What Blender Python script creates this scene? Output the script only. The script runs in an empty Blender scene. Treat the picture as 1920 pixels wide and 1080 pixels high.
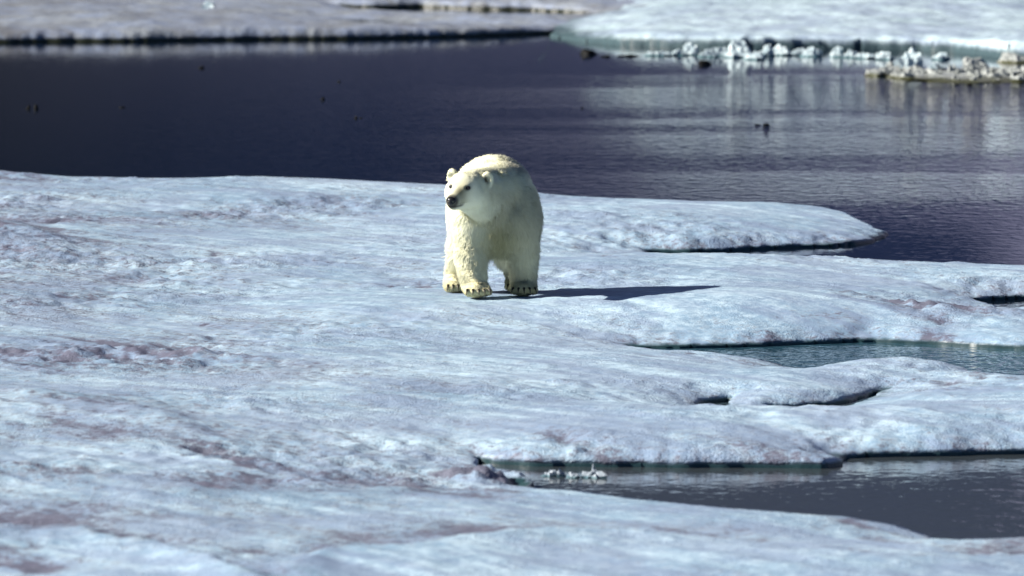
import bpy, math, random
import numpy as np

# ------------------------------------------------------------------ scene, camera, light
S = bpy.context.scene
COL = S.collection
PI = math.pi
rng = np.random.default_rng(7)
random.seed(7)

CAM_H = 5.6                      # the deck of a small ship
FPX = 14560.0                    # focal length in photograph pixels (1920 wide)
DEP = math.radians(4.53)
cam_d = bpy.data.cameras.new('camera')
cam = bpy.data.objects.new('camera', cam_d)
COL.objects.link(cam)
cam.location = (0, 0, CAM_H)
cam.rotation_euler = (PI / 2 - DEP, 0, 0)
cam_d.sensor_width = 36.0
cam_d.lens = 36.0 * FPX / 1920.0
cam_d.clip_start = 1.0
cam_d.clip_end = 20000.0
cam_d.dof.use_dof = True
cam_d.dof.focus_distance = 66.6
cam_d.dof.aperture_fstop = 3.2
S.camera = cam

SUN_EL = math.radians(31.0)
SUN_AZ = math.radians(8.0)      # from straight left, turned towards the camera
SUN_DIR = np.array([-math.cos(SUN_EL) * math.cos(SUN_AZ), -math.cos(SUN_EL) * math.sin(SUN_AZ), math.sin(SUN_EL)])

W = bpy.data.worlds.new('World')
S.world = W
W.use_nodes = True
wn = W.node_tree.nodes
wl = W.node_tree.links
sky = wn.new('ShaderNodeTexSky')
sky.sky_type = 'NISHITA'
sky.sun_disc = False
sky.sun_elevation = SUN_EL
# Nishita: rotation 0 puts the sun at +Y, growing clockwise seen from above
sky.sun_rotation = math.atan2(SUN_DIR[0], SUN_DIR[1])
sky.altitude = 0.0
sky.air_density = 0.45                           # clear, dry arctic air
sky.dust_density = 0.0
sky.ozone_density = 5.0
wl.new(sky.outputs['Color'], wn['Background'].inputs['Color'])
wn['Background'].inputs['Strength'].default_value = 0.05

sun_d = bpy.data.lights.new('sun', 'SUN')
sun = bpy.data.objects.new('sun', sun_d)
COL.objects.link(sun)
sun_d.energy = 5.0
sun_d.angle = math.radians(0.5)
sun_d.color = (1.0, 0.955, 0.88)
from mathutils import Vector
sun.rotation_euler = Vector(SUN_DIR).to_track_quat('Z', 'Y').to_euler()
sun.location = (-60, 30, 40)

S.view_settings.view_transform = 'Standard'
S.view_settings.look = 'None'
S.view_settings.exposure = 0.96
S.view_settings.gamma = 1.0
S.view_settings.use_curve_mapping = False
S.render.engine = 'CYCLES'
S.cycles.max_bounces = 6
S.cycles.diffuse_bounces = 3
S.cycles.glossy_bounces = 3

# ------------------------------------------------------------------ helpers
def at(px, py, z=0.0):
    """a point of the photograph taken to the level plane of height z (world metres)"""
    xc = (px - 960.0) / FPX
    yc = (540.0 - py) / FPX
    c, s = math.cos(DEP), math.sin(DEP)
    dx, dy, dz = xc, c + yc * s, -s + yc * c
    t = (z - CAM_H) / dz
    return (dx * t, dy * t)

def _hash(ix, iy, seed):
    h = (ix.astype(np.int64) * 374761393 + iy.astype(np.int64) * 668265263 + seed * 974634777) & 0xffffffff
    h = ((h ^ (h >> 13)) * 1274126177) & 0xffffffff
    h = h ^ (h >> 16)
    return h

def perlin(x, y, seed=0):
    x = np.asarray(x, dtype=np.float64); y = np.asarray(y, dtype=np.float64)
    ix = np.floor(x); iy = np.floor(y)
    fx = x - ix; fy = y - iy
    ix = ix.astype(np.int64); iy = iy.astype(np.int64)
    u = fx * fx * fx * (fx * (fx * 6 - 15) + 10)
    v = fy * fy * fy * (fy * (fy * 6 - 15) + 10)
    def g(ax, ay, dx, dy):
        a = _hash(ax, ay, seed).astype(np.float64) * (2 * PI / 4294967296.0)
        return np.cos(a) * dx + np.sin(a) * dy
    n00 = g(ix, iy, fx, fy); n10 = g(ix + 1, iy, fx - 1, fy)
    n01 = g(ix, iy + 1, fx, fy - 1); n11 = g(ix + 1, iy + 1, fx - 1, fy - 1)
    return ((n00 * (1 - u) + n10 * u) * (1 - v) + (n01 * (1 - u) + n11 * u) * v) * 1.5

def fbm(x, y, seed=0, octs=4, gain=0.5):
    t = 0; a = 1.0; f = 1.0
    for k in range(octs):
        t = t + a * perlin(x * f + 17.3 * k, y * f - 9.1 * k, seed + k)
        a *= gain; f *= 2.03
    return t

def smooth(e0, e1, x):
    t = np.clip((x - e0) / (e1 - e0), 0, 1)
    return t * t * (3 - 2 * t)

def mesh_obj(name, verts, faces, mat, parent=None, smooth_shade=True, attrs=None):
    me = bpy.data.meshes.new(name)
    verts = np.asarray(verts, dtype=np.float32)
    if isinstance(faces, np.ndarray):
        k = faces.shape[1]
        me.vertices.add(len(verts)); me.vertices.foreach_set('co', verts.ravel())
        me.loops.add(faces.size); me.loops.foreach_set('vertex_index', faces.astype(np.int32).ravel())
        me.polygons.add(len(faces))
        me.polygons.foreach_set('loop_start', np.arange(0, faces.size, k, dtype=np.int32))
        me.update(calc_edges=True)
    else:
        me.from_pydata([tuple(map(float, v)) for v in verts], [], [tuple(f) for f in faces])
        me.update()
    if smooth_shade:
        me.polygons.foreach_set('use_smooth', np.ones(len(me.polygons), dtype=bool))
    for an, av in (attrs or {}).items():
        av = np.asarray(av, dtype=np.float32)
        if av.ndim == 1:
            a = me.attributes.new(an, 'FLOAT', 'POINT'); a.data.foreach_set('value', av)
        else:
            a = me.attributes.new(an, 'FLOAT_COLOR', 'POINT')
            a.data.foreach_set('color', np.concatenate([av, np.ones((len(av), 1), np.float32)], 1).ravel())
    me.materials.append(mat)
    ob = bpy.data.objects.new(name, me)
    COL.objects.link(ob)
    if parent is not None:
        ob.parent = parent
    return ob

def tag(o, label=None, cat=None, group=None, kind=None):
    if label: o['label'] = label
    if cat: o['category'] = cat
    if group: o['group'] = group
    if kind: o['kind'] = kind
    return o

# ------------------------------------------------------------------ materials
class NT:
    def __init__(self, name):
        self.m = bpy.data.materials.new(name); self.m.use_nodes = True
        self.t = self.m.node_tree; self.n = self.t.nodes; self.l = self.t.links
        self.b = self.n['Principled BSDF']
    def node(self, typ, **kw):
        nd = self.n.new(typ)
        for k, v in kw.items():
            if isinstance(k, str) and hasattr(nd, k): setattr(nd, k, v)
        return nd
    def link(self, a, b): self.l.new(a, b)
    def setin(self, nd, key, v):
        if hasattr(v, 'node'): self.l.new(v, nd.inputs[key])
        else: nd.inputs[key].default_value = v
    def noise(self, vec, scale, detail=3, rough=0.5, dist=0.0):
        nd = self.n.new('ShaderNodeTexNoise'); nd.inputs['Scale'].default_value = scale
        nd.inputs['Detail'].default_value = detail; nd.inputs['Roughness'].default_value = rough
        nd.inputs['Distortion'].default_value = dist
        if vec is not None: self.l.new(vec, nd.inputs['Vector'])
        return nd.outputs['Fac']
    def mapping(self, vec, scale=(1, 1, 1), rot=(0, 0, 0), loc=(0, 0, 0)):
        nd = self.n.new('ShaderNodeMapping'); nd.inputs['Scale'].default_value = scale
        nd.inputs['Rotation'].default_value = rot; nd.inputs['Location'].default_value = loc
        self.l.new(vec, nd.inputs['Vector']); return nd.outputs['Vector']
    def ramp(self, fac, lo, hi, a=0.0, b=1.0, smoothstep=True):
        nd = self.n.new('ShaderNodeMapRange'); nd.interpolation_type = 'SMOOTHSTEP' if smoothstep else 'LINEAR'
        self.setin(nd, 'Value', fac)
        nd.inputs['From Min'].default_value = lo; nd.inputs['From Max'].default_value = hi
        nd.inputs['To Min'].default_value = a; nd.inputs['To Max'].default_value = b
        return nd.outputs['Result']
    def math(self, op, a, b=0.0, clamp=False):
        nd = self.n.new('ShaderNodeMath'); nd.operation = op; nd.use_clamp = clamp
        self.setin(nd, 0, a); self.setin(nd, 1, b); return nd.outputs[0]
    def mix(self, fac, a, b, blend='MIX'):
        nd = self.n.new('ShaderNodeMix'); nd.data_type = 'RGBA'; nd.blend_type = blend
        self.setin(nd, 0, fac)
        for k, v in ((6, a), (7, b)):
            if hasattr(v, 'node'): self.l.new(v, nd.inputs[k])
            else: nd.inputs[k].default_value = (*v, 1.0)
        return nd.outputs[2]
    def bump(self, h, strength, dist, normal=None):
        nd = self.n.new('ShaderNodeBump'); nd.inputs['Strength'].default_value = strength
        nd.inputs['Distance'].default_value = dist
        self.l.new(h, nd.inputs['Height'])
        if normal is not None: self.l.new(normal, nd.inputs['Normal'])
        return nd.outputs['Normal']
    def pos(self): return self.n.new('ShaderNodeNewGeometry').outputs['Position']
    def attr(self, name):
        nd = self.n.new('ShaderNodeAttribute'); nd.attribute_name = name; return nd

def ice_material(name, ice=(0.238, 0.352, 0.462), white=(0.52, 0.66, 0.745), dirt=(0.115, 0.105, 0.145), wet=(0.018, 0.048, 0.056), wet_z=0.05, mott=0.55):
    k = NT(name)
    p = k.pos()
    big = k.noise(p, 0.9, 4, 0.6)
    st = k.mapping(k.mapping(p, rot=(0, 0, math.radians(50))), scale=(0.16, 1.5, 1.0))
    streak = k.noise(st, 3.0, 5, 0.68, 0.4)
    fine = k.noise(p, 16.0, 4, 0.7)
    grain = k.noise(p, 55.0, 2, 0.6)
    med = k.noise(p, 6.5, 4, 0.68)
    huge = k.noise(k.mapping(p, scale=(0.45, 0.38, 1)), 1.0, 3, 0.5, 0.6)
    f = k.math('ADD', k.math('MULTIPLY', streak, 0.17), k.math('ADD', k.math('MULTIPLY', fine, 0.30), k.math('MULTIPLY', med, 0.30)))
    f = k.math('ADD', f, k.math('MULTIPLY', huge, 0.24))
    col = k.mix(k.ramp(f, 0.425, 0.605, 0.0, 1.0), ice, white)
    lil = k.ramp(k.math('ADD', k.math('MULTIPLY', big, 0.55), k.math('MULTIPLY', streak, 0.45)), 0.42, 0.58)
    col = k.mix(k.math('MULTIPLY', k.math('SUBTRACT', 1.0, lil), 0.6), col, (0.225, 0.275, 0.395))
    d = k.attr('dirt').outputs['Fac']
    dd = k.math('ADD', d, k.math('MULTIPLY', k.math('SUBTRACT', fine, 0.5), 2.7))
    dd = k.math('ADD', dd, k.math('MULTIPLY', k.math('SUBTRACT', streak, 0.5), 0.9))
    dm = k.ramp(dd, 0.28, 1.05, 0.0, 0.88)
    col = k.mix(dm, col, dirt)
    z = k.node('ShaderNodeSeparateXYZ'); k.link(p, z.inputs[0])
    zz = k.math('ADD', z.outputs['Z'], k.math('MULTIPLY', k.math('SUBTRACT', k.noise(p, 5.0, 4, 0.65), 0.5), wet_z * 0.9))
    wetm = k.ramp(zz, wet_z * 0.35, wet_z, 1.0, 0.0)
    col = k.mix(wetm, col, wet)
    k.link(col, k.b.inputs['Base Color'])
    k.setin(k.b, 'Roughness', k.ramp(wetm, 0, 1, 0.5, 0.42))
    k.b.inputs['Specular IOR Level'].default_value = 0.3
    hh = k.math('ADD', k.math('MULTIPLY', fine, 0.9), k.math('MULTIPLY', grain, 0.45))
    crust = k.ramp(k.noise(p, 0.55, 3, 0.6, 0.5), 0.36, 0.60, 0.30, 1.0)      # crusty in places, wet and smooth in others
    hh = k.math('MULTIPLY', hh, crust)
    hh = k.math('MULTIPLY', hh, k.ramp(wetm, 0, 1, 1.0, 0.25))
    n1 = k.bump(hh, 0.85, 0.022)
    k.link(n1, k.b.inputs['Normal'])
    return k.m

def plain(name, col, rough=0.6, var=0.25, scale=30.0, bump=0.0, spec=0.4):
    k = NT(name)
    p = k.node('ShaderNodeTexCoord').outputs['Object']
    n = k.noise(p, scale, 3, 0.6)
    lo = tuple(c * (1 - var) for c in col); hi = tuple(min(1, c * (1 + var)) for c in col)
    k.link(k.mix(n, lo, hi), k.b.inputs['Base Color'])
    k.b.inputs['Roughness'].default_value = rough
    k.b.inputs['Specular IOR Level'].default_value = spec
    if bump: k.link(k.bump(n, bump, 0.02), k.b.inputs['Normal'])
    return k.m

def water_material():
    k = NT('sea_water')
    p = k.pos()
    k.b.inputs['Base Color'].default_value = (0.004, 0.010, 0.020, 1)
    k.b.inputs['Roughness'].default_value = 0.04
    k.b.inputs['IOR'].default_value = 1.333
    zone = k.noise(k.mapping(p, scale=(0.06, 0.22, 1), rot=(0, 0, 0.06)), 1.0, 3, 0.55)
    rip = k.noise(k.mapping(p, scale=(1.0, 0.8, 1), rot=(0, 0, 0.25)), 4.6, 2, 0.6)
    fine = k.noise(k.mapping(p, scale=(1.0, 0.7, 1), rot=(0, 0, -0.3)), 11.0, 2, 0.5)
    sp = k.node('ShaderNodeSeparateXYZ'); k.link(p, sp.inputs[0])
    right = k.ramp(sp.outputs['X'], -2.0, 4.0)          # the breeze reaches the right-hand side of the open lead
    lead = k.math('MULTIPLY', k.ramp(sp.outputs['Y'], 76.0, 84.0), k.ramp(sp.outputs['Y'], 109.0, 104.0))
    gust = k.math('MULTIPLY', k.math('MULTIPLY', k.ramp(zone, 0.34, 0.60, 0.25, 1.0), right), lead)
    amp = k.math('ADD', k.math('ADD', k.ramp(sp.outputs['Y'], 66.0, 72.0, 0.13, 0.06), k.math('MULTIPLY', k.math('MULTIPLY', k.ramp(sp.outputs['Y'], 58.5, 61.0), k.ramp(sp.outputs['Y'], 70.0, 66.0)), 0.35)), k.math('MULTIPLY', gust, 0.9))
    h = k.math('ADD', rip, k.math('MULTIPLY', fine, 0.5))
    h = k.math('MULTIPLY', h, amp)
    k.link(k.bump(h, 1.0, 0.036), k.b.inputs['Normal'])
    pond = k.ramp(sp.outputs['Y'], 68.0, 66.0)          # shallow melt water over blue ice
    upper = k.math('MULTIPLY', pond, k.ramp(sp.outputs['Y'], 58.5, 61.0))
    c = k.mix(pond, (0.004, 0.008, 0.016), (0.048, 0.058, 0.064))
    c = k.mix(upper, c, (0.034, 0.090, 0.125))
    k.link(c, k.b.inputs['Base Color'])
    return k.m

def rock_material(name):
    k = NT(name)
    p = k.pos()
    n = k.noise(p, 0.006, 6, 0.65)
    sl = k.attr('mirror_tone').outputs['Fac']
    lo = k.mix(sl, (0.060, 0.058, 0.054), (0.190, 0.190, 0.285))
    hi = k.mix(sl, (0.085, 0.082, 0.078), (0.280, 0.280, 0.400))
    k.link(k.mix(k.ramp(n, 0.35, 0.65), lo, hi), k.b.inputs['Base Color'])
    k.b.inputs['Roughness'].default_value = 0.95
    k.b.inputs['Specular IOR Level'].default_value = 0.1
    return k.m

def fur_material():
    k = NT('bear_fur')
    c = k.attr('tint').outputs['Color']
    p = k.node('ShaderNodeTexCoord').outputs['Object']
    n = k.noise(p, 45.0, 3, 0.6)
    k.link(k.mix(k.ramp(n, 0.3, 0.7, 0.0, 0.14), c, (0.75, 0.68, 0.50), 'MULTIPLY'), k.b.inputs['Base Color'])
    k.b.inputs['Roughness'].default_value = 0.85
    k.b.inputs['Specular IOR Level'].default_value = 0.10
    tr = k.node('ShaderNodeBsdfTranslucent'); k.link(c, tr.inputs['Color'])
    mx = k.node('ShaderNodeMixShader'); mx.inputs[0].default_value = 0.22
    k.link(k.b.outputs[0], mx.inputs[1]); k.link(tr.outputs[0], mx.inputs[2])
    k.link(mx.outputs[0], k.n['Material Output'].inputs['Surface'])
    return k.m

M_ICE = ice_material('sheet_ice')
M_ICE_L = ice_material('grey_floe_ice', ice=(0.165, 0.175, 0.192), white=(0.32, 0.35, 0.38), dirt=(0.10, 0.095, 0.10), wet=(0.012, 0.015, 0.005), wet_z=0.075)
M_ICE_R = ice_material('bright_floe_ice', ice=(0.33, 0.43, 0.47), white=(0.56, 0.68, 0.72), dirt=(0.20, 0.19, 0.22), wet=(0.050, 0.084, 0.095), wet_z=0.17)
M_WATER = water_material()
M_FUR = fur_material()
M_BLACK = plain('black_skin', (0.012, 0.011, 0.011), 0.35, 0.3)
M_CLAW = plain('dark_claw', (0.03, 0.025, 0.015), 0.4, 0.3)
M_LUMP = plain('dark_ice', (0.004, 0.004, 0.004), 0.6, 0.4, spec=0.1)

# ------------------------------------------------------------------ the ice: shorelines, height, mesh
# a shoreline vertex: (px, py, lip height, 'f' seen at the water line | 'n' seen at the top of the lip)
def shore(pts):
    out = []
    for q in pts:
        if len(q) == 3:                                  # world metres, lip
            out.append((q[0], q[1], q[2], 0.0)); continue
        px, py, lip, side = q
        x, y = at(px, py, 0.0 if side == 'f' else lip)
        out.append((x, y, lip, 1.0 if side == 'f' else 0.0))
    return np.array(out)

def shoreline_field(X, Y, polys):
    """signed distance (positive on ice), lip height and near-facing flag of the closest shore"""
    best = np.full(X.shape, 1e9); lip = np.zeros(X.shape); face = np.zeros(X.shape); wsum = np.zeros(X.shape)
    inside = np.zeros(X.shape, dtype=bool)
    for P in polys:
        ins = np.zeros(X.shape, dtype=bool)
        n = len(P)
        for i in range(n):
            ax, ay, al, af = P[i]; bx, by, bl, bf = P[(i + 1) % n]
            ex, ey = bx - ax, by - ay
            L2 = ex * ex + ey * ey + 1e-12
            t = np.clip(((X - ax) * ex + (Y - ay) * ey) / L2, 0, 1)
            d2 = (X - ax - t * ex) ** 2 + (Y - ay - t * ey) ** 2
            best = np.minimum(best, d2)
            w = 1.0 / (d2 + 0.0006) ** 2                     # blended, so that heights join smoothly between shores
            lip += w * (al + (bl - al) * t)
            face += w * (af + (bf - af) * t)
            wsum += w
            if abs(ey) > 1e-9:
                c = (ay > Y) != (by > Y)
                ins ^= c & (X < ex * (Y - ay) / ey + ax)
        inside |= ins
    d = np.sqrt(best)
    return np.where(inside, -d, d), lip / wsum, face / wsum

def snap_to_shore(X, Y, d, step):
    """slide the grid points beside a shoreline onto it, so the bank follows the line and not the grid"""
    gx = np.gradient(d, axis=1) / np.maximum(np.gradient(X, axis=1), 1e-4)
    gy = np.gradient(d, axis=0) / np.maximum(np.gradient(Y, axis=0), 1e-4)
    g2 = np.maximum(gx * gx + gy * gy, 0.25)
    m = np.abs(d) < 0.5 * step * np.maximum(np.abs(gy), 0.5 * np.abs(gx))
    X = np.where(m, X - d * gx / g2, X); Y = np.where(m, Y - d * gy / g2, Y)
    return X, Y, np.where(m, 0.0, d)

def bank(d, h, lip, face, width, toe):
    """height across a bank: rounded shoulder on the camera side, then a hollow below the toe"""
    zc = lip * (1 - (1 - toe) * face)
    t = np.clip(d / width, 0, 1)
    top = zc + (h - zc) * np.sqrt(np.clip(1 - (1 - t) ** 2, 0, 1))
    return np.where(d < -1e-6, -0.45, np.where(face > 0.3, top, h))

def graded(lo, hi, step, a, b, grow=1.12, most=1.5):
    core = np.arange(lo, hi + step / 2, step)
    left = []; x = lo; s = step
    while x > a:
        s = min(s * grow, most); x -= s; left.append(x)
    right = []; x = core[-1]; s = step
    while x < b:
        s = min(s * grow, most); x += s; right.append(x)
    return np.concatenate([left[::-1], core, right])

def grid_mesh(name, X, Y, Z, keep, mat, attrs):
    ny, nx = X.shape
    idx = np.arange(nx * ny).reshape(ny, nx)
    f = np.stack([idx[:-1, :-1], idx[:-1, 1:], idx[1:, 1:], idx[1:, :-1]], -1)
    kf = keep[:-1, :-1] | keep[:-1, 1:] | keep[1:, 1:] | keep[1:, :-1]
    f = f[kf]
    used = np.zeros(nx * ny, dtype=bool); used[f.ravel()] = True
    remap = np.cumsum(used) - 1
    V = np.stack([X.ravel(), Y.ravel(), Z.ravel()], -1)[used]
    at_ = {a: v.ravel()[used] for a, v in attrs.items()}
    return mesh_obj(name, V, remap[f], mat, attrs=at_)

def px_curve(pts, z):
    """a crest line drawn over the ice: returns Y as a function of X"""
    w = np.array([at(a, b, z) for a, b in pts])
    w = w[np.argsort(w[:, 0])]
    return lambda X: np.interp(X, w[:, 0], w[:, 1]), w[0, 0], w[-1, 0]

def patch(X, Y, px, py, rx, ry, z=0.2, tilt=0.0):
    """soft elliptic patch on the ice given by its place in the photograph"""
    cx, cy = at(px, py, z)
    sx = rx * cy / FPX
    sy = ry * cy / FPX / ((CAM_H - z) / cy)
    dx = X - cx; dy = Y - cy
    u = dx / sx; v = (dy + tilt * dx) / sy
    return np.exp(-(u * u + v * v))

def ice_sheet():
    xs = graded(-6.2, 6.2, 0.03, -40, 40)
    ys = graded(44.0, 92.0, 0.055, 12, 93)
    X, Y = np.meshgrid(xs, ys)
    sea = shore([(-60, 91.5, 0.14), (-900, 316, 0.16, 'n'), (-200, 318, 0.16, 'n'), (0, 319, 0.16, 'n'), (70, 326, 0.15, 'n'), (130, 331, 0.14, 'n'), (300, 334, 0.14, 'n'),
                 (480, 331, 0.15, 'n'), (560, 334, 0.15, 'n'), (830, 345, 0.15, 'n'), (1015, 362, 0.14, 'n'), (1150, 371, 0.14, 'n'),
                 (1300, 377, 0.14, 'n'), (1450, 379, 0.14, 'n'), (1540, 387, 0.12, 'n'), (1592, 399, 0.10, 'n'), (1625, 417, 0.06, 'n'),
                 (1660, 432, 0.03, 'n'), (1664, 440, 0.03, 'f'), (1640, 452, 0.05, 'f'), (1560, 463, 0.06, 'f'), (1440, 468, 0.06, 'f'),
                 (1380, 471, 0.06, 'f'), (1290, 474, 0.05, 'f'), (1215, 474, 0.04, 'f'), (1205, 476, 0.05, 'n'), (1260, 477, 0.08, 'n'), (1430, 478, 0.10, 'n'),
                 (1560, 482, 0.10, 'n'), (1660, 487, 0.10, 'n'), (1780, 492, 0.10, 'n'), (1920, 496, 0.10, 'n'), (2300, 502, 0.10, 'n'),
                 (3200, 515, 0.10, 'n'), (90, 72, 0.1), (90, 260, 0.1), (-90, 260, 0.1)])
    small = shore([(1826, 567, 0.07, 'f'), (1860, 563, 0.07, 'f'), (1920, 560, 0.07, 'f'), (2200, 558, 0.07, 'f'), (2300, 568, 0.05, 'n'), (2200, 580, 0.06, 'n'),
                   (1920, 578, 0.06, 'n'), (1870, 576, 0.06, 'n')])
    lead = shore([(1165, 653, 0.03, 'f'), (1230, 652, 0.05, 'f'), (1300, 652, 0.06, 'f'), (1450, 650, 0.06, 'f'), (1560, 646, 0.06, 'f'),
                  (1640, 643, 0.06, 'f'), (1760, 646, 0.06, 'f'), (1850, 652, 0.06, 'f'), (1920, 656, 0.06, 'f'), (2250, 662, 0.06, 'f'), (2420, 672, 0.06, 'f'), (2500, 690, 0.06, 'n'), (2420, 706, 0.08, 'n'), (2250, 712, 0.1, 'n'), (1920, 704, 0.08, 'n'), (1850, 699, 0.06, 'n'), (1822, 696, 0.04, 'n'), (1805, 687, 0.08, 'n'), (1760, 675, 0.13, 'n'), (1700, 668, 0.15, 'n'),
                  (1620, 672, 0.13, 'n'), (1560, 681, 0.09, 'n'), (1515, 691, 0.05, 'n'), (1470, 686, 0.03, 'n'), (1420, 673, 0.04, 'n'), (1380, 667, 0.06, 'n'), (1330, 660, 0.05, 'n'),
                  (1240, 656, 0.04, 'n')])
    pool = shore([(1307, 764, 0.06, 'f'), (1318, 757, 0.07, 'f'), (1345, 754, 0.08, 'f'), (1364, 752, 0.09, 'f'), (1368, 766, 0.02, 'n'), (1340, 768, 0.02, 'n')])
    crack = shore([(1430, 770, 0.05, 'f'), (1500, 766, 0.06, 'f'), (1560, 762, 0.06, 'f'), (1600, 755, 0.06, 'f'), (1632, 746, 0.05, 'f'), (1660, 737, 0.05, 'f'),
                   (1645, 744, 0.03, 'n'), (1600, 760, 0.03, 'n'), (1560, 767, 0.03, 'n'), (1500, 770, 0.03, 'n')])
    pond = shore([(885, 868, 0.10, 'f'), (930, 872, 0.12, 'f'), (1000, 876, 0.13, 'f'), (1100, 875, 0.14, 'f'), (1200, 874, 0.13, 'f'), (1400, 876, 0.12, 'f'), (1550, 879, 0.12, 'f'),
                  (1585, 872, 0.06, 'f'), (1590, 860, 0.05, 'f'), (1620, 859, 0.08, 'f'), (1750, 857, 0.09, 'f'), (1920, 853, 0.09, 'f'), (2250, 852, 0.1, 'f'), (2480, 870, 0.1, 'f'), (2600, 915, 0.1, 'n'), (2520, 970, 0.14, 'n'), (2250, 998, 0.16, 'n'),
                  (1920, 1006, 0.16, 'n'), (1800, 1012, 0.14, 'n'), (1755, 1010, 0.08, 'n'), (1720, 1000, 0.09, 'n'), (1680, 985, 0.12, 'n'), (1600, 969, 0.15, 'n'), (1500, 963, 0.16, 'n'),
                  (1380, 954, 0.17, 'n'), (1280, 942, 0.17, 'n'), (1200, 935, 0.17, 'n'), (1100, 922, 0.16, 'n'), (1010, 917, 0.14, 'n'), (990, 914, 0.03, 'n'), (1002, 902, 0.04, 'n'), (980, 888, 0.05, 'n'),
                  (950, 882, 0.05, 'n'), (900, 877, 0.04, 'n')])
    wx = X + 0.05 * fbm(X / 0.7, Y / 0.9, 11, 2)
    wy = Y + 0.14 * fbm(X / 1.8, Y / 1.8, 12, 2) + 0.03 * fbm(X / 0.32, Y / 0.5, 13, 2)
    d, lip, face = shoreline_field(wx, wy, [sea, small, lead, pool, crack, pond])
    lip = lip * np.where(face > 0.5, 0.85, 1.0)

    base = 0.20 + 0.075 * perlin(X / 4.2, Y / 5.5, 21) + 0.03 * perlin(X / 1.9, Y / 2.6, 22)
    trough = np.zeros_like(X)
    py_mean = lambda pts: sum(p[1] for p in pts) / len(pts)
    # folds of the foreground, each a crest with a gentle side to the camera and a steep one away
    for pts, z, amp, l_near, l_far in (
            ([(-300, 985), (0, 985), (150, 990), (280, 1008), (360, 1036), (440, 1068), (520, 1090)], 0.36, 0.17, 1.3, 0.6),
            ([(430, 1070), (520, 1052), (640, 1028), (760, 1018), (950, 1006), (1060, 994), (1180, 992), (1330, 1000), (1500, 1018), (1640, 1030), (1800, 1026), (2200, 1010)], 0.36, 0.19, 2.2, 0.6),
            ([(-300, 893), (0, 890), (200, 893), (330, 895), (400, 912)], 0.30, 0.12, 1.3, 0.6),
            ([(330, 915), (430, 905), (560, 902), (740, 905), (900, 918), (1000, 918)], 0.28, 0.10, 1.4, 0.6),
            ([(-300, 730), (0, 740), (200, 760), (420, 800)], 0.28, 0.09, 2.0, 0.9),
            ([(-200, 425), (0, 428), (60, 440), (120, 470)], 0.24, 0.06, 2.0, 0.9),
            ([(-200, 560), (0, 556), (110, 551)], 0.22, 0.07, 1.2, 0.35),
            ([(1100, 478), (1260, 470), (1500, 474)], 0.22, 0.05, 1.0, 0.6),
            ([(1740, 582), (1800, 578), (1960, 582)], 0.2, 0.07, 1.2, 0.5),
            ([(1480, 702), (1780, 699)], 0.22, 0.09, 1.2, 0.4)):
        yc, x0, x1 = px_curve(pts, z)
        t = Y - yc(X) + 0.30 * fbm(X / 1.1, Y / 1.6, 51, 3)
        g = np.where(t < 0, np.exp(t / l_near), np.exp(-(t / l_far) ** 2))
        taper = smooth(x0 - 0.4, x0 + 0.6, X) * (1 - smooth(x1 - 0.6, x1 + 0.4, X))
        base = base + amp * g * taper
        if py_mean(pts) > 880:                           # melt dirt gathers in the troughs behind the folds
            trough = trough + taper * np.clip(0.6 + 0.9 * fbm(X / 1.2, Y / 1.5, 53, 3), 0, 1.3) * (0.62 * np.exp(-((t - 1.2) / 1.1) ** 2) - 0.35 * np.exp(-((t + 0.5) / 0.7) ** 2))
    bx, by = at(930, 550, 0.25)
    near_bear = np.exp(-(((X - bx - 0.7) / 2.6) ** 4 + ((Y - by - 0.1) / 1.6) ** 4))
    base = base + (0.25 - (0.036 + 0.024 * smooth(0.4, 1.0, X - bx)) * (Y - by) + 0.05 * np.clip(X - bx - 0.3, 0, 2) - base) * near_bear
    h = lip + (base - lip) * (1 - np.exp(-np.maximum(d, 0) / (1.7 - 0.95 * face)))
    # roughness and relief
    a = math.radians(-50)
    U = X * math.cos(a) + Y * math.sin(a); V = -X * math.sin(a) + Y * math.cos(a)
    st = fbm(U / 2.6, V / 0.26, 31, 4, 0.55)
    lump = fbm(X / 0.55, Y / 0.7, 33, 4, 0.55)
    pits = fbm(X / 0.17, Y / 0.22, 35, 3, 0.6)
    zone = fbm(X / 3.0, Y / 4.0, 37, 3)
    calm = smooth(-0.25, 0.35, fbm(X / 2.2, Y / 3.2, 39, 2))          # wet smooth swells against crusty ground
    dirt = 0.20 + 0.24 * zone + 0.20 * st - 0.10 * lump + trough * 1.0
    dirt += 0.27 * smooth(0.6, -4.0, X)                    # the left-hand side is dirtier
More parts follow.
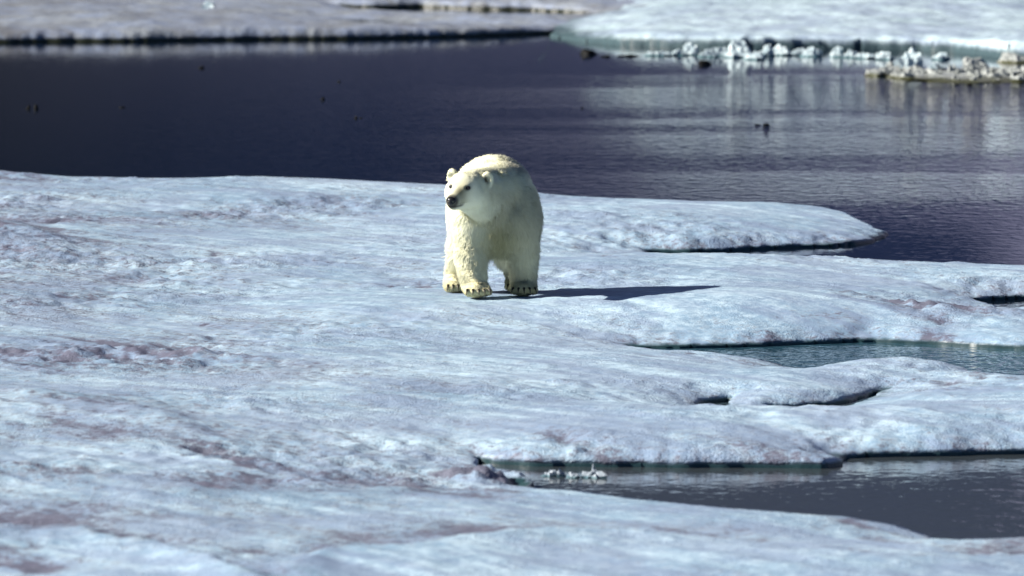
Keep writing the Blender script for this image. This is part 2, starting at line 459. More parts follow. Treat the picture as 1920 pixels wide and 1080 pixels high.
    spots = ((0, 428, 120, 16, .6), (60, 445, 90, 10, .5), (40, 552, 130, 5, .8), (60, 655, 180, 22, .35), (190, 675, 150, 14, .55), (250, 640, 120, 12, .4), (330, 660, 110, 8, .35), (180, 760, 240, 26, .25),
             (60, 810, 200, 12, .35), (400, 845, 80, 16, .7), (440, 862, 90, 8, .5), (230, 890, 130, 5, .4), (270, 1028, 95, 15, .95), (360, 1048, 70, 8, .8), (60, 1066, 160, 22, .85),
             (880, 858, 80, 12, .8), (960, 856, 90, 11, .8), (1060, 820, 70, 18, .45), (700, 880, 130, 10, .3), (1570, 850, 40, 12, .5), (1720, 565, 90, 14, .7), (1790, 578, 70, 9, .7), (1660, 555, 120, 10, .4),  # first two: dirt that also paints shade onto the near pond's back bank
             (1740, 602, 22, 8, .7), (1700, 630, 130, 9, .35), (1250, 466, 160, 8, .45), (1560, 440, 100, 16, .3), (1640, 436, 50, 10, .4), (1130, 470, 70, 10, .3), (1300, 1005, 200, 9, .3), (1600, 985, 140, 10, .4),
             (1700, 995, 60, 8, .5), (1330, 1005, 30, 8, .5), (760, 430, 30, 6, .4), (405, 480, 22, 8, .6), (770, 525, 40, 6, .5), (425, 606, 22, 5, .5), (1350, 645, 260, 6, .35), (860, 1000, 160, 10, .3),
             (1550, 590, 60, 10, .3), (1480, 595, 40, 8, .3), (1780, 690, 60, 8, .4), (1690, 700, 110, 6, .3), (1900, 775, 60, 10, .25), (30, 325, 120, 8, .35))
    PX = X + 0.30 * fbm(X / 0.7, Y / 1.0, 43, 3); PY = Y + 0.7 * fbm(X / 0.6, Y / 1.2, 44, 3)
    broken = np.clip(0.75 + 1.0 * fbm(X / 0.35, Y / 0.5, 45, 3) + 0.9 * st, 0.05, 1.7)
    for px, py, rx, ry, am in spots:
        dirt = dirt + am * patch(PX, PY, px, py, rx, ry, tilt=0.25 if px < 500 else 0.0) * broken
    near_shore = np.exp(-np.maximum(d, 0) / 0.22) * face
    dirt = dirt + 0.30 * near_shore
    rough = np.clip(0.55 + 0.9 * np.clip(dirt, 0, 1) + 0.5 * zone, 0.3, 1.7) * (1 - 0.6 * near_bear) * (0.55 + 0.85 * calm)
    rough = np.where(Y < 52.5, rough * 0.7, rough)
    cl = np.clip(d / 0.25, 0, 1)
    chips = face * np.exp(-(np.maximum(d, 0) / 0.28) ** 2) * (0.5 + np.clip(dirt, 0, 1))
    chips = chips + 0.9 * patch(X, Y, 960, 850, 150, 16) + 1.5 * patch(X, Y, 925, 855, 85, 12) + 0.6 * patch(X, Y, 1080, 815, 60, 20) + 0.7 * patch(X, Y, 1740, 570, 90, 12) + 0.5 * patch(X, Y, 200, 665, 190, 16)
    h = h + chips * (0.028 * lump + 0.016 * pits) * np.clip(d / 0.05, 0, 1)
    h = h + cl * (0.008 * st + rough * (0.018 * lump + 0.011 * pits)) - 0.02 * np.clip(dirt - 0.35, 0, 1) * cl
    # clean bright swellings
    dirt = dirt - 0.5 * patch(X, Y, 260, 860, 110, 20) - 0.35 * patch(X, Y, 60, 850, 90, 25) - 0.4 * patch(X, Y, 290, 385, 90, 7) - 0.3 * near_bear
    # the bank: steep, ragged, hollowed out below the lip where it faces the camera
    X, Y, d = snap_to_shore(X, Y, d, 0.055)
    z = bank(d, h, lip, face, 0.30, 0.42)
    X2 = X; Y2 = Y + face * 0.30 * (d < -1e-6)
    global GROUND
    GROUND = (xs, ys, z)
    o = grid_mesh('ice_sheet', X2, Y2, z, d > -1e-6, M_ICE, {'dirt': np.clip(dirt, -0.5, 1.4)})
    return tag(o, kind='structure')

def ground_z(x, y):
    xs, ys, z = GROUND
    i = np.clip(np.searchsorted(xs, x) - 1, 0, len(xs) - 2); j = np.clip(np.searchsorted(ys, y) - 1, 0, len(ys) - 2)
    u = (x - xs[i]) / (xs[i + 1] - xs[i]); v = (y - ys[j]) / (ys[j + 1] - ys[j])
    return float((z[j, i] * (1 - u) + z[j, i + 1] * u) * (1 - v) + (z[j + 1, i] * (1 - u) + z[j + 1, i + 1] * u) * v)

def far_floe(name, mat, seed, water, x_span, x_all, base_h, dirt0, under_amt, width, toe, folds=()):
    xs = graded(x_span[0], x_span[1], 0.05, x_all[0], x_all[1])
    ys = graded(108.0, 132.0, 0.075, 107.5, 210.0, 1.1, 2.5)
    X, Y = np.meshgrid(xs, ys)
    wx = X + 0.06 * fbm(X / 0.6, Y / 1.0, seed, 3)
    wy = Y + 0.18 * fbm(X / 2.4, Y / 2.4, seed + 1, 2) + 0.03 * fbm(X / 0.2, Y / 0.6, seed + 8, 2)
    d, lip, face = shoreline_field(wx, wy, water)
    base = base_h + 0.05 * perlin(X / 4, Y / 5, seed + 2) + 0.03 * perlin(X / 1.5, Y / 2, seed + 3)
    for pts, z0, amp, l_near, l_far in folds:
        yc, x0, x1 = px_curve(pts, z0)
        t = Y - yc(X)
        g = np.where(t < 0, np.exp(t / l_near), np.exp(-(t / l_far) ** 2))
        base = base + amp * g * smooth(x0 - 1, x0 + 1, X) * (1 - smooth(x1 - 1, x1 + 1, X))
    h = lip + (base - lip) * (1 - np.exp(-np.maximum(d, 0) / 1.0))
    lump = fbm(X / 0.6, Y / 0.8, seed + 4, 4, 0.55)
    zone = fbm(X / 2.5, Y / 3.5, seed + 5, 3)
    cl = np.clip(d / 0.2, 0, 1)
    z = h + cl * 0.028 * lump
    X, Y, d = snap_to_shore(X, Y, d, 0.075)
    z = bank(d, z, lip, face, width, toe)
    ragged = fbm(X / 0.28, Y / 3.0, seed + 6, 3)
    z = z + 0.02 * ragged * np.exp(-(d / 0.2) ** 2) * (d >= 0)
    dirt = dirt0 + 0.25 * zone - 0.12 * lump
    return grid_mesh(name, X, Y + face * under_amt * (d < -1e-6), z, d > -1e-6, mat, {'dirt': np.clip(dirt, -0.5, 1.3)})

def water_sheet():
    v = [(-6000, -3000, 0), (6000, -3000, 0), (6000, 9000, 0), (-6000, 9000, 0)]
    return tag(mesh_obj('water', v, [(0, 1, 2, 3)], M_WATER, smooth_shade=False), kind='structure')

def hills():
    """the steep dark fjord wall beyond the ice: out of frame, but the water mirrors it"""
    xs = np.linspace(-5600, 5600, 280); ys = np.linspace(1300, 4600, 110)
    X, Y = np.meshgrid(xs, ys)
    r = 1 - np.abs(fbm(X / 1300, Y / 1300, 71, 5, 0.5))
    rise = smooth(1300, 2300, Y + 150 * perlin(X / 500, Y / 500, 75))
    H = -20 + rise * (1500 + 520 * r + 160 * perlin(X / 700, Y / 900, 77))
    mirror_tone = smooth(-130, 55, X + 30 * perlin(X / 90, Y / 300, 79))      # dark left, blue right standing in for haze, to tone the water's reflection
    o = grid_mesh('hills', X, Y, H, np.ones_like(X, bool), rock_material('hill_rock'), {'mirror_tone': mirror_tone})
    return tag(o, kind='structure')

water_sheet()
hills()
ice_sheet()

left_water = shore([(-90, 113, 0.16), (-700, 82, 0.17, 'f'), (0, 80, 0.17, 'f'), (120, 79, 0.17, 'f'), (300, 77, 0.17, 'f'), (480, 75, 0.18, 'f'), (640, 74, 0.18, 'f'), (800, 71, 0.16, 'f'),
                    (960, 66, 0.14, 'f'), (1040, 64, 0.10, 'f'), (1078, 62, 0.05, 'f'), (1090, 48, 0.06, 'n'), (1115, 32, 0.10, 'n'), (1300, 20, 0.10, 'n'), (60, 150, 0.1), (90, 100, 0.1)])
left_lead = shore([(600, 13, 0.10, 'f'), (700, 15, 0.12, 'f'), (790, 14, 0.12, 'f'), (870, 17, 0.14, 'f'), (1000, 20, 0.15, 'f'), (1110, 27, 0.10, 'f'), (1112, 34, 0.04, 'n'),
                   (1000, 35, 0.04, 'n'), (870, 33, 0.04, 'n'), (780, 27, 0.04, 'n'), (700, 23, 0.04, 'n')])
lf = far_floe('ice_floe', M_ICE_L, 110, [left_water, left_lead], (-9.0, 2.4), (-45, 6), 0.24, 0.36, 0.10, 0.30, 0.35,
              folds=(([(560, 32), (700, 36), (870, 44), (1000, 46), (1130, 48)], 0.1, -0.19, 2.2, 1.6),))
tag(lf, 'grey dirty ice floe with low dark-footed cliff across the water at top left', 'ice floe')
right_water = shore([(-30.0, 117.5, 0.1), (1040, 70, 0.03, 'f'), (1090, 79, 0.07, 'f'), (1160, 85, 0.12, 'f'), (1260, 89, 0.17, 'f'), (1400, 92, 0.19, 'f'), (1550, 93, 0.19, 'f'), (1640, 94, 0.19, 'f'), (1720, 96, 0.19, 'f'), (1790, 99, 0.20, 'f'), (1840, 104, 0.24, 'f'), (1890, 110, 0.28, 'f'), (1940, 113, 0.29, 'f'),
                     (2100, 108, 0.24, 'f'), (2600, 104, 0.2, 'f'), (60, 114, 0.1), (60, 100, 0.1), (-30, 100, 0.1)])
left_edge = shore([(-60, 100, 0.05), (-60, 260, 0.05), (960, -30, 0.05, 'n'), (1060, 14, 0.04, 'n'), (1130, 24, 0.05, 'n'), (1100, 34, 0.05, 'n'), (1040, 44, 0.04, 'n'), (1035, 60, 0.04, 'n'), (0.4, 112, 0.05)])
rf = far_floe('ice_floe.001', M_ICE_R, 140, [right_water, left_edge], (0.0, 9.2), (-0.02, 45), 0.32, 0.06, 0.40, 0.25, 0.75,
              folds=(([(1150, 42), (1280, 28), (1400, 22), (1600, 20), (2000, 10)], 0.35, 0.10, 2.5, 1.5),))
tag(rf, 'bright blue-white ice floe with dark teal hollowed edge across the water at top right', 'ice floe')

# ------------------------------------------------------------------ loose ice
def lump_mesh(seed, sx, sy, sz, spikes=0.35, res=18):
    """a knobbly lump of ice sitting in the water: a noise-broken dome with angular facets"""
    r = np.random.default_rng(seed)
    nlat, nlon = res // 2 + 1, res
    th = np.linspace(0.0, PI * 0.62, nlat); ph = np.linspace(0, 2 * PI, nlon, endpoint=False)
    V = []
    dirs = r.normal(size=(9, 3)); dirs /= np.linalg.norm(dirs, axis=1)[:, None]
    dirs[:, 2] = np.abs(dirs[:, 2])
    off = r.uniform(0.62, 1.0, 9)
    for a in th:
        for b in ph:
            n = np.array([math.sin(a) * math.cos(b), math.sin(a) * math.sin(b), math.cos(a)])
            k = 1.25
            for dd, oo in zip(dirs, off):
                c = float(n @ dd)
                if c > 0.05: k = min(k, oo / c)
            k *= 1 + spikes * float(perlin(np.array([n[0] * 2.6 + seed * 3.1]), np.array([n[1] * 2.6 + n[2] * 2.1]), seed)[0])
            V.append(n * k)
    V = np.array(V) * np.array([sx, sy, sz])
    F = []
    for i in range(nlat - 1):
        for j in range(nlon):
            F.append((i * nlon + j, (i + 1) * nlon + j, (i + 1) * nlon + (j + 1) % nlon, i * nlon + (j + 1) % nlon))
    return V, F

def chunk_material(name, col, wet, wet_z):
    k = NT(name)
    p = k.pos()
    n = k.noise(p, 9.0, 4, 0.7)
    c = k.mix(k.ramp(n, 0.3, 0.7), tuple(x * 0.72 for x in col), col)
    z = k.node('ShaderNodeSeparateXYZ'); k.link(p, z.inputs[0])
    zz = k.math('ADD', z.outputs['Z'], k.math('MULTIPLY', k.math('SUBTRACT', n, 0.5), wet_z))
    c = k.mix(k.ramp(zz, wet_z * 0.3, wet_z, 1, 0), c, wet)
    k.link(c, k.b.inputs['Base Color'])
    k.b.inputs['Roughness'].default_value = 0.4
    k.b.inputs['Specular IOR Level'].default_value = 0.4
    k.link(k.bump(n, 0.8, 0.03), k.b.inputs['Normal'])
    return k.m
M_BRASH = chunk_material('brash_ice', (0.55, 0.66, 0.69), (0.08, 0.17, 0.19), 0.03)
M_CREAM = chunk_material('rotten_ice', (0.36, 0.38, 0.36), (0.05, 0.052, 0.016), 0.05)
M_RUBBLE = chunk_material('pond_ice', (0.33, 0.38, 0.43), (0.07, 0.14, 0.17), 0.02)

def chunk(name, px, py, w_px, h_px, mat, label, cat, group=None, depth=0.7, z=0.0, seed=1, spikes=0.4, sink=0.25, flat=True, res=18):
    """a piece of ice whose foot stands at (px, py); width and height as seen"""
    x, y = at(px, py, z)
    s = y / FPX
    w = w_px * s / 2; hh = h_px * s
    V, F = lump_mesh(seed, w, max(w * depth, 0.03), hh / 0.85, spikes, res)
    o = mesh_obj(name, V, F, mat, smooth_shade=not flat)
    o.location = (x, y + w * depth * 0.5, z - 0.01)
    o.rotation_euler = (0, 0, random.uniform(-0.3, 0.3))
    return tag(o, label, cat, group)

BR = 'brash ice in a row before the far right floe'
ORD = ['first', 'second', 'third', 'fourth', 'fifth', 'sixth', 'seventh', 'eighth', 'ninth', 'tenth', 'eleventh', 'twelfth', 'thirteenth', 'fourteenth', 'fifteenth', 'sixteenth']
row = [(1232, 105, 44, 9), (1268, 104, 40, 10), (1298, 103, 34, 20), (1330, 107, 34, 14), (1352, 104, 36, 16), (1392, 108, 54, 20), (1418, 112, 40, 16), (1440, 105, 36, 18), (1466, 104, 34, 15),
       (1495, 104, 30, 11), (1523, 106, 48, 17), (1568, 107, 30, 16), (1596, 108, 34, 14), (1628, 110, 40, 10), (1662, 112, 34, 12), (1765, 112, 44, 13)]
for i, (px, py, w, h) in enumerate(row):
    lab = 'white brash ice lump, ' + ORD[i] + ' from the left in the row before the far right floe'
    if i == 0: lab = 'low bluish brash ice lump at the left end of the floating row'
    if i == 2: lab = 'pointed white brash ice lump, tallest in the left part of the floating row'
    if i == len(row) - 1: lab = 'pale brash ice lump right of the tall white block, right end of the floating row'
    chunk('brash_ice', px, py, w, h, M_BRASH, lab, 'ice lump', BR, seed=200 + i, depth=0.6)
SH = 'blocks of the rough ice raft at far right'
def raft():
    VV, FF = [], []; nv = 0
    r = np.random.default_rng(31)
    x0, y0 = at(1640, 140); x1, y1 = at(1960, 150)
    V, F = lump_mesh(299, (x1 - x0) / 2 * 1.2, 1.25, 0.06, 0.12, 30)
    VV.append(V + np.array([(x0 + x1) / 2, (y0 + y1) / 2, -0.01])); FF += F; nv = len(V)
    for i in range(64):
        px = 1640 + 320 * (i + r.random()) / 64
        foot = np.interp(px, [1640, 1700, 1800, 1960], [142, 148, 153, 156]) - r.random() ** 1.5 * 16
        x, y = at(px, foot, 0.0); sc = y / FPX
        w = r.uniform(9, 24) * sc; h = r.uniform(7, 15) * sc
        V, F = lump_mesh(300 + i, w, w * 0.9, h / 0.85, 0.5, 14)
        VV.append(V + np.array([x, y + w * 0.4, -0.01])); FF += [tuple(k + nv for k in f) for f in F]; nv += len(V)
    V = np.concatenate(VV)
    V[:, 2] += 0.012 * fbm(V[:, 0] / 0.08, V[:, 1] / 0.08, 91, 3)
    o = mesh_obj('ice_raft', V, FF, M_CREAM, smooth_shade=False)
    return tag(o, 'low rough ice raft with yellow-green waterline floating at far right', 'ice raft')
raft()
chunk('ice_block', 1705, 132, 58, 32, M_BRASH, 'tall jagged white ice block standing on the left of the rough raft', 'ice block', SH, depth=0.6, seed=411, spikes=0.6)
chunk('ice_block', 1752, 137, 34, 20, M_BRASH, 'forked small white ice block right of the tall jagged one on the raft', 'ice block', SH, depth=0.6, seed=414, spikes=0.8)
chunk('ice_block', 1826, 134, 62, 20, M_CREAM, 'flat grey ice slab on the raft under a small horn', 'ice block', SH, depth=0.6, seed=417, spikes=0.4)
chunk('ice_block', 1838, 128, 12, 18, M_CREAM, 'little upright horn of ice on the grey slab of the raft', 'ice block', SH, depth=0.8, seed=419, spikes=0.3)
chunk('ice_block', 393, 14, 24, 14, M_BRASH, 'small white ice block standing alone on the grey floe at the top edge', 'ice block', depth=0.8, z=0.25, seed=421)
chunk('ice_block', 1905, 118, 64, 16, M_CREAM, 'low grey ice piece in the dark hollow under the far floe at the right edge', 'ice block', depth=0.6, seed=423, spikes=0.3)
PR = 'rubble ice floating in the near melt pond'
for i, (px, py, w, h, lab) in enumerate([(1030, 893, 30, 12, 'small rounded ice lump at the left end of the rubble in the near melt pond'),
                                         (1052, 894, 26, 11, 'small knobbly ice lump second from the left in the near melt pond rubble'),
                                         (1078, 896, 24, 11, 'round ice lump in the middle of the near melt pond rubble'),
                                         (1110, 896, 44, 16, 'widest ice lump of the near melt pond rubble, below the little spike'),
                                         (1113, 890, 9, 20, 'little upright ice spike at the right end of the near melt pond rubble')]):
    chunk('pond_ice', px, py, w, h, M_RUBBLE, lab, 'ice lump', PR, seed=500 + i, depth=0.9, spikes=0.5)
DK = 'dark lumps of ice drifting on the open water'
for i, (px, py, w, h, lab) in enumerate([
        (53, 204, 9, 7, 'small dark ice lump on the water, left of the close pair at far left'),
        (67, 204, 11, 9, 'slightly larger dark ice lump on the water, right of the close pair at far left'),
        (230, 202, 13, 4, 'flat dark ice lump alone on the water right of the far-left pair'),
        (377, 128, 13, 5, 'dark ice lump nearest the grey cliff on the left water'),
        (636, 154, 9, 4, 'tiny dark ice lump on the water, upper one above the small flat lump'),
        (605, 187, 10, 6, 'dark ice lump on the water just lower left of the tiny one'),
        (667, 222, 10, 4, 'flat dark ice lump, left half of the lowest pair on the water'),
        (677, 222, 8, 3, 'tiny flat dark ice lump, right half of the lowest pair on the water'),
        (1437, 235, 12, 5, 'black ice lump standing out on the rippled water right of the bear'),
        (1421, 234, 12, 3, 'thin dark sliver of ice just left of the black lump on rippled water'),
        (1092, 203, 6, 4, 'tiny dark speck of ice on the water above and right of the bear'),
        (1794, 159, 14, 3, 'thin dark sliver of ice just below the rough raft, left one'),
        (1818, 160, 14, 5, 'dark ice lump just below the rough raft, right one')]):
    chunk('dark_ice_lump', px, py, w, h, M_LUMP, lab, 'ice lump', DK, seed=600 + i, depth=0.8, spikes=0.4, flat=False, res=14)
chunk('dark_ice_lump', 1106, 102, 34, 8, M_LUMP, 'long dark flat ice piece floating in front of the join of the far floes', 'ice lump', DK, seed=640, depth=0.5, flat=False)
chunk('dark_ice_lump', 1135, 107, 16, 4, M_LUMP, 'faint short dark ice piece right of the long dark flat piece', 'ice lump', DK, seed=641, depth=0.5, flat=False)
chunk('dark_ice_lump', 1176, 106, 46, 5, M_LUMP, 'stretched thin dark ice piece left of the white brash row', 'ice lump', DK, seed=642, depth=0.5, flat=False)
chunk('dark_ice_lump', 1322, 121, 22, 8, M_LUMP, 'dark ice piece floating just under the white brash row', 'ice lump', DK, seed=643, depth=0.5, flat=False)

# ------------------------------------------------------------------ the polar bear
BX, BY = at(925, 551, 0.25)
BZ = 0.25
bear = bpy.data.objects.new('polar_bear', None)
COL.objects.link(bear)
bear.location = (BX, BY, BZ)
bear.rotation_euler = (-0.035, 0, 0)                 # the ice falls away behind it
tag(bear, 'cream polar bear standing on the ice sheet, head turned to the left', 'bear')

def rot_z(a):
    c, s = math.cos(a), math.sin(a)
    return np.array([[c, -s, 0], [s, c, 0], [0, 0, 1.0]])

HC = np.array([-0.228, -0.80, 0.934])
HS = 1.10           # centre of the skull
yaw = math.radians(20)
fw = np.array([-math.sin(yaw), -math.cos(yaw), 0.0])
lat = np.array([math.cos(yaw), -math.sin(yaw), 0.0])
up = np.array([0, 0, 1.0])
roll = math.radians(-4)
lat, up = lat * math.cos(roll) + up * math.sin(roll), up * math.cos(roll) - lat * math.sin(roll)
pit = math.radians(-5)
fw, up = fw * math.cos(pit) + up * math.sin(pit), up * math.cos(pit) - fw * math.sin(pit)
def hd(u, v, w): return HC + (fw * u + lat * v + up * w)          # head built at unit size ...
def hs(u, v, w): return HC + HS * (fw * u + lat * v + up * w)     # ... and scaled by HS
RH = np.stack([fw, lat, up])                     # world -> head axes

def sd_cone(P, a, b, r1, r2):
    a = np.asarray(a, np.float32); b = np.asarray(b, np.float32)
    ba = b - a
    t = np.clip(((P - a) @ ba) / float(ba @ ba), 0, 1)
    q = P - a - t[..., None] * ba
    return np.sqrt((q * q).sum(-1)) - (r1 + (r2 - r1) * t)

def sd_ell(P, c, r, R=None):
    q = P - np.asarray(c, np.float32)
    if R is not None: q = q @ R.T.astype(np.float32)
    r = np.asarray(r, np.float32)
    k0 = np.sqrt(((q / r) ** 2).sum(-1)); k1 = np.sqrt(((q / (r * r)) ** 2).sum(-1)) + 1e-9
    return k0 * (k0 - 1) / k1

def smin(a, b, k):
    h = np.clip(0.5 + 0.5 * (b - a) / k, 0, 1)
    return b + (a - b) * h - k * h * (1 - h)

RB = rot_z(math.radians(8)).T
PAWS = {'fl': (-0.140, -0.50), 'fr': (0.262, -0.20), 'hl': (-0.335, 0.42), 'hr': (0.200, 0.50)}
def paw_parts(key):
    x, y = PAWS[key]
    ang = {'fl': 0.10, 'fr': 0.02, 'hl': 0.15, 'hr': 0.05}[key]
    return x, y, ang
EYE_V = 0.070
def bear_sdf(P):
    d = sd_ell(P, (-0.035, 0.50, 0.77), (0.335, 0.42, 0.365), RB)
    d = smin(d, sd_ell(P, (0.03, 0.48, 0.90), (0.27, 0.34, 0.25), RB), 0.10)
    d = smin(d, sd_ell(P, (0.0, 0.12, 0.72), (0.36, 0.62, 0.355), RB), 0.12)
    d = smin(d, sd_ell(P, (0.055, -0.16, 0.74), (0.315, 0.36, 0.345), RB), 0.10)
    d = smin(d, sd_ell(P, (0.03, -0.26, 0.58), (0.23, 0.22, 0.21)), 0.07)      # breast
    d = smin(d, sd_ell(P, (-0.165, -0.30, 0.655), (0.150, 0.20, 0.235)), 0.05)  # shoulders
    d = smin(d, sd_ell(P, (0.240, -0.22, 0.67), (0.140, 0.21, 0.26)), 0.05)
    d = smin(d, sd_ell(P, (0.08, -0.06, 1.00), (0.20, 0.30, 0.115)), 0.06)      # withers
    # neck
    d = smin(d, sd_cone(P, (0.03, -0.30, 0.86), hs(-0.10, 0.02, -0.03), 0.235, 0.170), 0.06)
    d = smin(d, sd_cone(P, (0.03, -0.36, 0.74), hs(-0.08, 0.03, -0.10), 0.17, 0.12), 0.04)
    # front legs
    for sgn, k, sh, el, wr in ((-1, 'fl', (-0.150, -0.30, 0.62), (-0.192, -0.37, 0.36), (-0.172, -0.45, 0.13)),
                               (1, 'fr', (0.225, -0.24, 0.62), (0.255, -0.16, 0.36), (0.262, -0.15, 0.13))):
        l = sd_cone(P, sh, el, 0.170, 0.122)
        l = smin(l, sd_cone(P, el, wr, 0.122, 0.104), 0.03)
        d = smin(d, l, 0.08)
    # hind legs
    for k, th, kn, hk in (('hl', (-0.18, 0.48, 0.60), (-0.245, 0.36, 0.38), (-0.315, 0.56, 0.18)),
                          ('hr', (0.12, 0.52, 0.58), (0.165, 0.42, 0.37), (0.195, 0.62, 0.18))):
        l = sd_cone(P, th, kn, 0.20, 0.14)
        l = smin(l, sd_cone(P, kn, hk, 0.14, 0.085), 0.04)
        l = smin(l, sd_cone(P, hk, (PAWS[k][0], PAWS[k][1] + 0.06, 0.07), 0.085, 0.075), 0.04)
        d = smin(d, l, 0.08)
    for k in PAWS:
        x, y, ang = paw_parts(k)
        R = rot_z(-ang)
        w, ln = (0.112, 0.145) if k[0] == 'f' else (0.095, 0.165)
        p = sd_ell(P, (x, y, 0.058), (w, ln, 0.072), R)
        for i in range(5):
            t = (i - 2) / 2.0
            o = R.T @ np.array([t * w * 0.80, -ln * (0.93 - 0.16 * t * t), 0])
            p = smin(p, sd_cone(P, (x + o[0], y + o[1], 0.045), (x + o[0] * 0.6, y + o[1] * 0.6 + y * 0, 0.07), 0.029, 0.033), 0.010)
        d = smin(d, p, 0.045)
    # loose skin: the folds where the neck meets the shoulder and across the breast
    for line, dep, wid in (([(0.17, -0.30, 1.02), (0.165, -0.47, 0.80), (0.06, -0.60, 0.66), (-0.04, -0.58, 0.60)], 0.026, 0.045),
                           ([(-0.04, -0.55, 0.62), (0.03, -0.56, 0.52), (0.13, -0.50, 0.45), (0.20, -0.42, 0.42)], 0.020, 0.030),
                           ([(-0.33, -0.20, 0.80), (-0.30, -0.12, 0.55), (-0.27, -0.16, 0.40)], 0.025, 0.035)):
        for p, q in zip(line[:-1], line[1:]):
            d = d + dep * 0.8 * np.exp(-(np.maximum(sd_cone(P, p, q, 0.0, 0.0), 0) / (wid * 1.6)) ** 2)
    # head
    Q = np.asarray(HC, np.float32) + (P - np.asarray(HC, np.float32)) / HS
    h = sd_ell(Q, hd(-0.02, 0, 0.0), (0.175, 0.150, 0.128), RH)
    h = smin(h, sd_cone(Q, hd(0.06, 0, -0.015), hd(0.30, 0, -0.062), 0.098, 0.050), 0.06)
    h = smin(h, sd_cone(Q, hd(0.05, 0, -0.075), hd(0.265, 0, -0.098), 0.080, 0.038), 0.03)
    for s in (-1, 1):
        h = smin(h, sd_ell(Q, hd(-0.03, 0.090 * s, -0.055), (0.12, 0.075, 0.080), RH), 0.06)
        h = smin(h, sd_ell(Q, hd(0.125, 0.050 * s, 0.035), (0.05, 0.03, 0.025), RH), 0.03)   # brow
    d = smin(d, h * HS, 0.045)
    for s in (-1, 1):
        a = math.radians(20 * s)
        f2 = fw * math.cos(a) + lat * math.sin(a); l2 = lat * math.cos(a) - fw * math.sin(a)
        Re = np.stack([f2, l2, up])
        c = hs(-0.070, 0.146 * s, 0.082)
        e = sd_ell(P, c, (0.034, 0.050, 0.062), Re)
        e = np.maximum(e, -(sd_ell(P, c + f2 * 0.038 - up * 0.008, (0.032, 0.033, 0.042), Re)))
        d = smin(d, e, 0.018)
    for s in (-1, 1):                                          # eye sockets
        q = sd_ell(P, hs(0.170, EYE_V * s, 0.030), (0.02, 0.02, 0.018), RH)
        d = np.maximum(d, -q)
    return d

def surface_nets(fun, lo, hi, step):
    n = [int(round((hi[i] - lo[i]) / step)) + 1 for i in range(3)]
    ax = [np.linspace(lo[i], lo[i] + step * (n[i] - 1), n[i]).astype(np.float32) for i in range(3)]
    f = np.empty(n, np.float32)
    for i0 in range(0, n[0], 16):
        G = np.stack(np.meshgrid(ax[0][i0:i0 + 16], ax[1], ax[2], indexing='ij'), -1)
        f[i0:i0 + 16] = fun(G)
    s = f < 0
    c = np.zeros([k - 1 for k in n], np.int8)
    sl = [slice(0, -1), slice(1, None)]
    for i in range(2):
        for j in range(2):
            for k in range(2):
                c += s[sl[i], sl[j], sl[k]]
    act = (c > 0) & (c < 8)
    idx = -np.ones(act.shape, np.int64); ai = np.argwhere(act); idx[act] = np.arange(len(ai))
    acc = np.zeros((len(ai), 3)); cnt = np.zeros(len(ai))
    corners = [(i, j, k) for i in range(2) for j in range(2) for k in range(2)]
    for p in corners:
        for a in range(3):
            if p[a] == 0:
                q = list(p); q[a] = 1
                fa = f[ai[:, 0] + p[0], ai[:, 1] + p[1], ai[:, 2] + p[2]]
                fb = f[ai[:, 0] + q[0], ai[:, 1] + q[1], ai[:, 2] + q[2]]
                m = (fa < 0) != (fb < 0)
                t = np.where(m, fa / np.where(fa == fb, 1, fa - fb), 0)
                pos = np.array(p, float)[None] + np.zeros((len(ai), 3))
                pos[:, a] += t
                acc += pos * m[:, None]; cnt += m
    V = (ai + acc / cnt[:, None]) * step + np.array(lo)
    F = []
    for a in range(3):
        b, cc = [(1, 2), (2, 0), (0, 1)][a]
        s0 = [slice(None)] * 3; s1 = [slice(None)] * 3
        s0[a] = slice(0, -1); s1[a] = slice(1, None)
        e = s[tuple(s0)] != s[tuple(s1)]
        pts = np.argwhere(e)
        ok = (pts[:, b] > 0) & (pts[:, b] < n[b] - 1) & (pts[:, cc] > 0) & (pts[:, cc] < n[cc] - 1)
        pts = pts[ok]
        ins = s[pts[:, 0], pts[:, 1], pts[:, 2]]
        def cell(db, dc):
            q = pts.copy(); q[:, b] -= db; q[:, cc] -= dc
            return idx[q[:, 0], q[:, 1], q[:, 2]]
        quad = np.stack([cell(1, 1), cell(0, 1), cell(0, 0), cell(1, 0)], -1)
        quad[~ins] = quad[~ins][:, ::-1]
        F.append(quad)
    return V, np.concatenate(F)

BV, BF = surface_nets(bear_sdf, (-0.60, -1.32, -0.04), (0.60, 1.05, 1.30), 0.011)

def vert_normals(V, F):
    n = np.cross(V[F[:, 2]] - V[F[:, 0]], V[F[:, 3]] - V[F[:, 1]])
    N = np.zeros_like(V)
    for k in range(4): np.add.at(N, F[:, k], n)
    return N / (np.linalg.norm(N, axis=1)[:, None] + 1e-12)
BN = vert_normals(BV, BF)

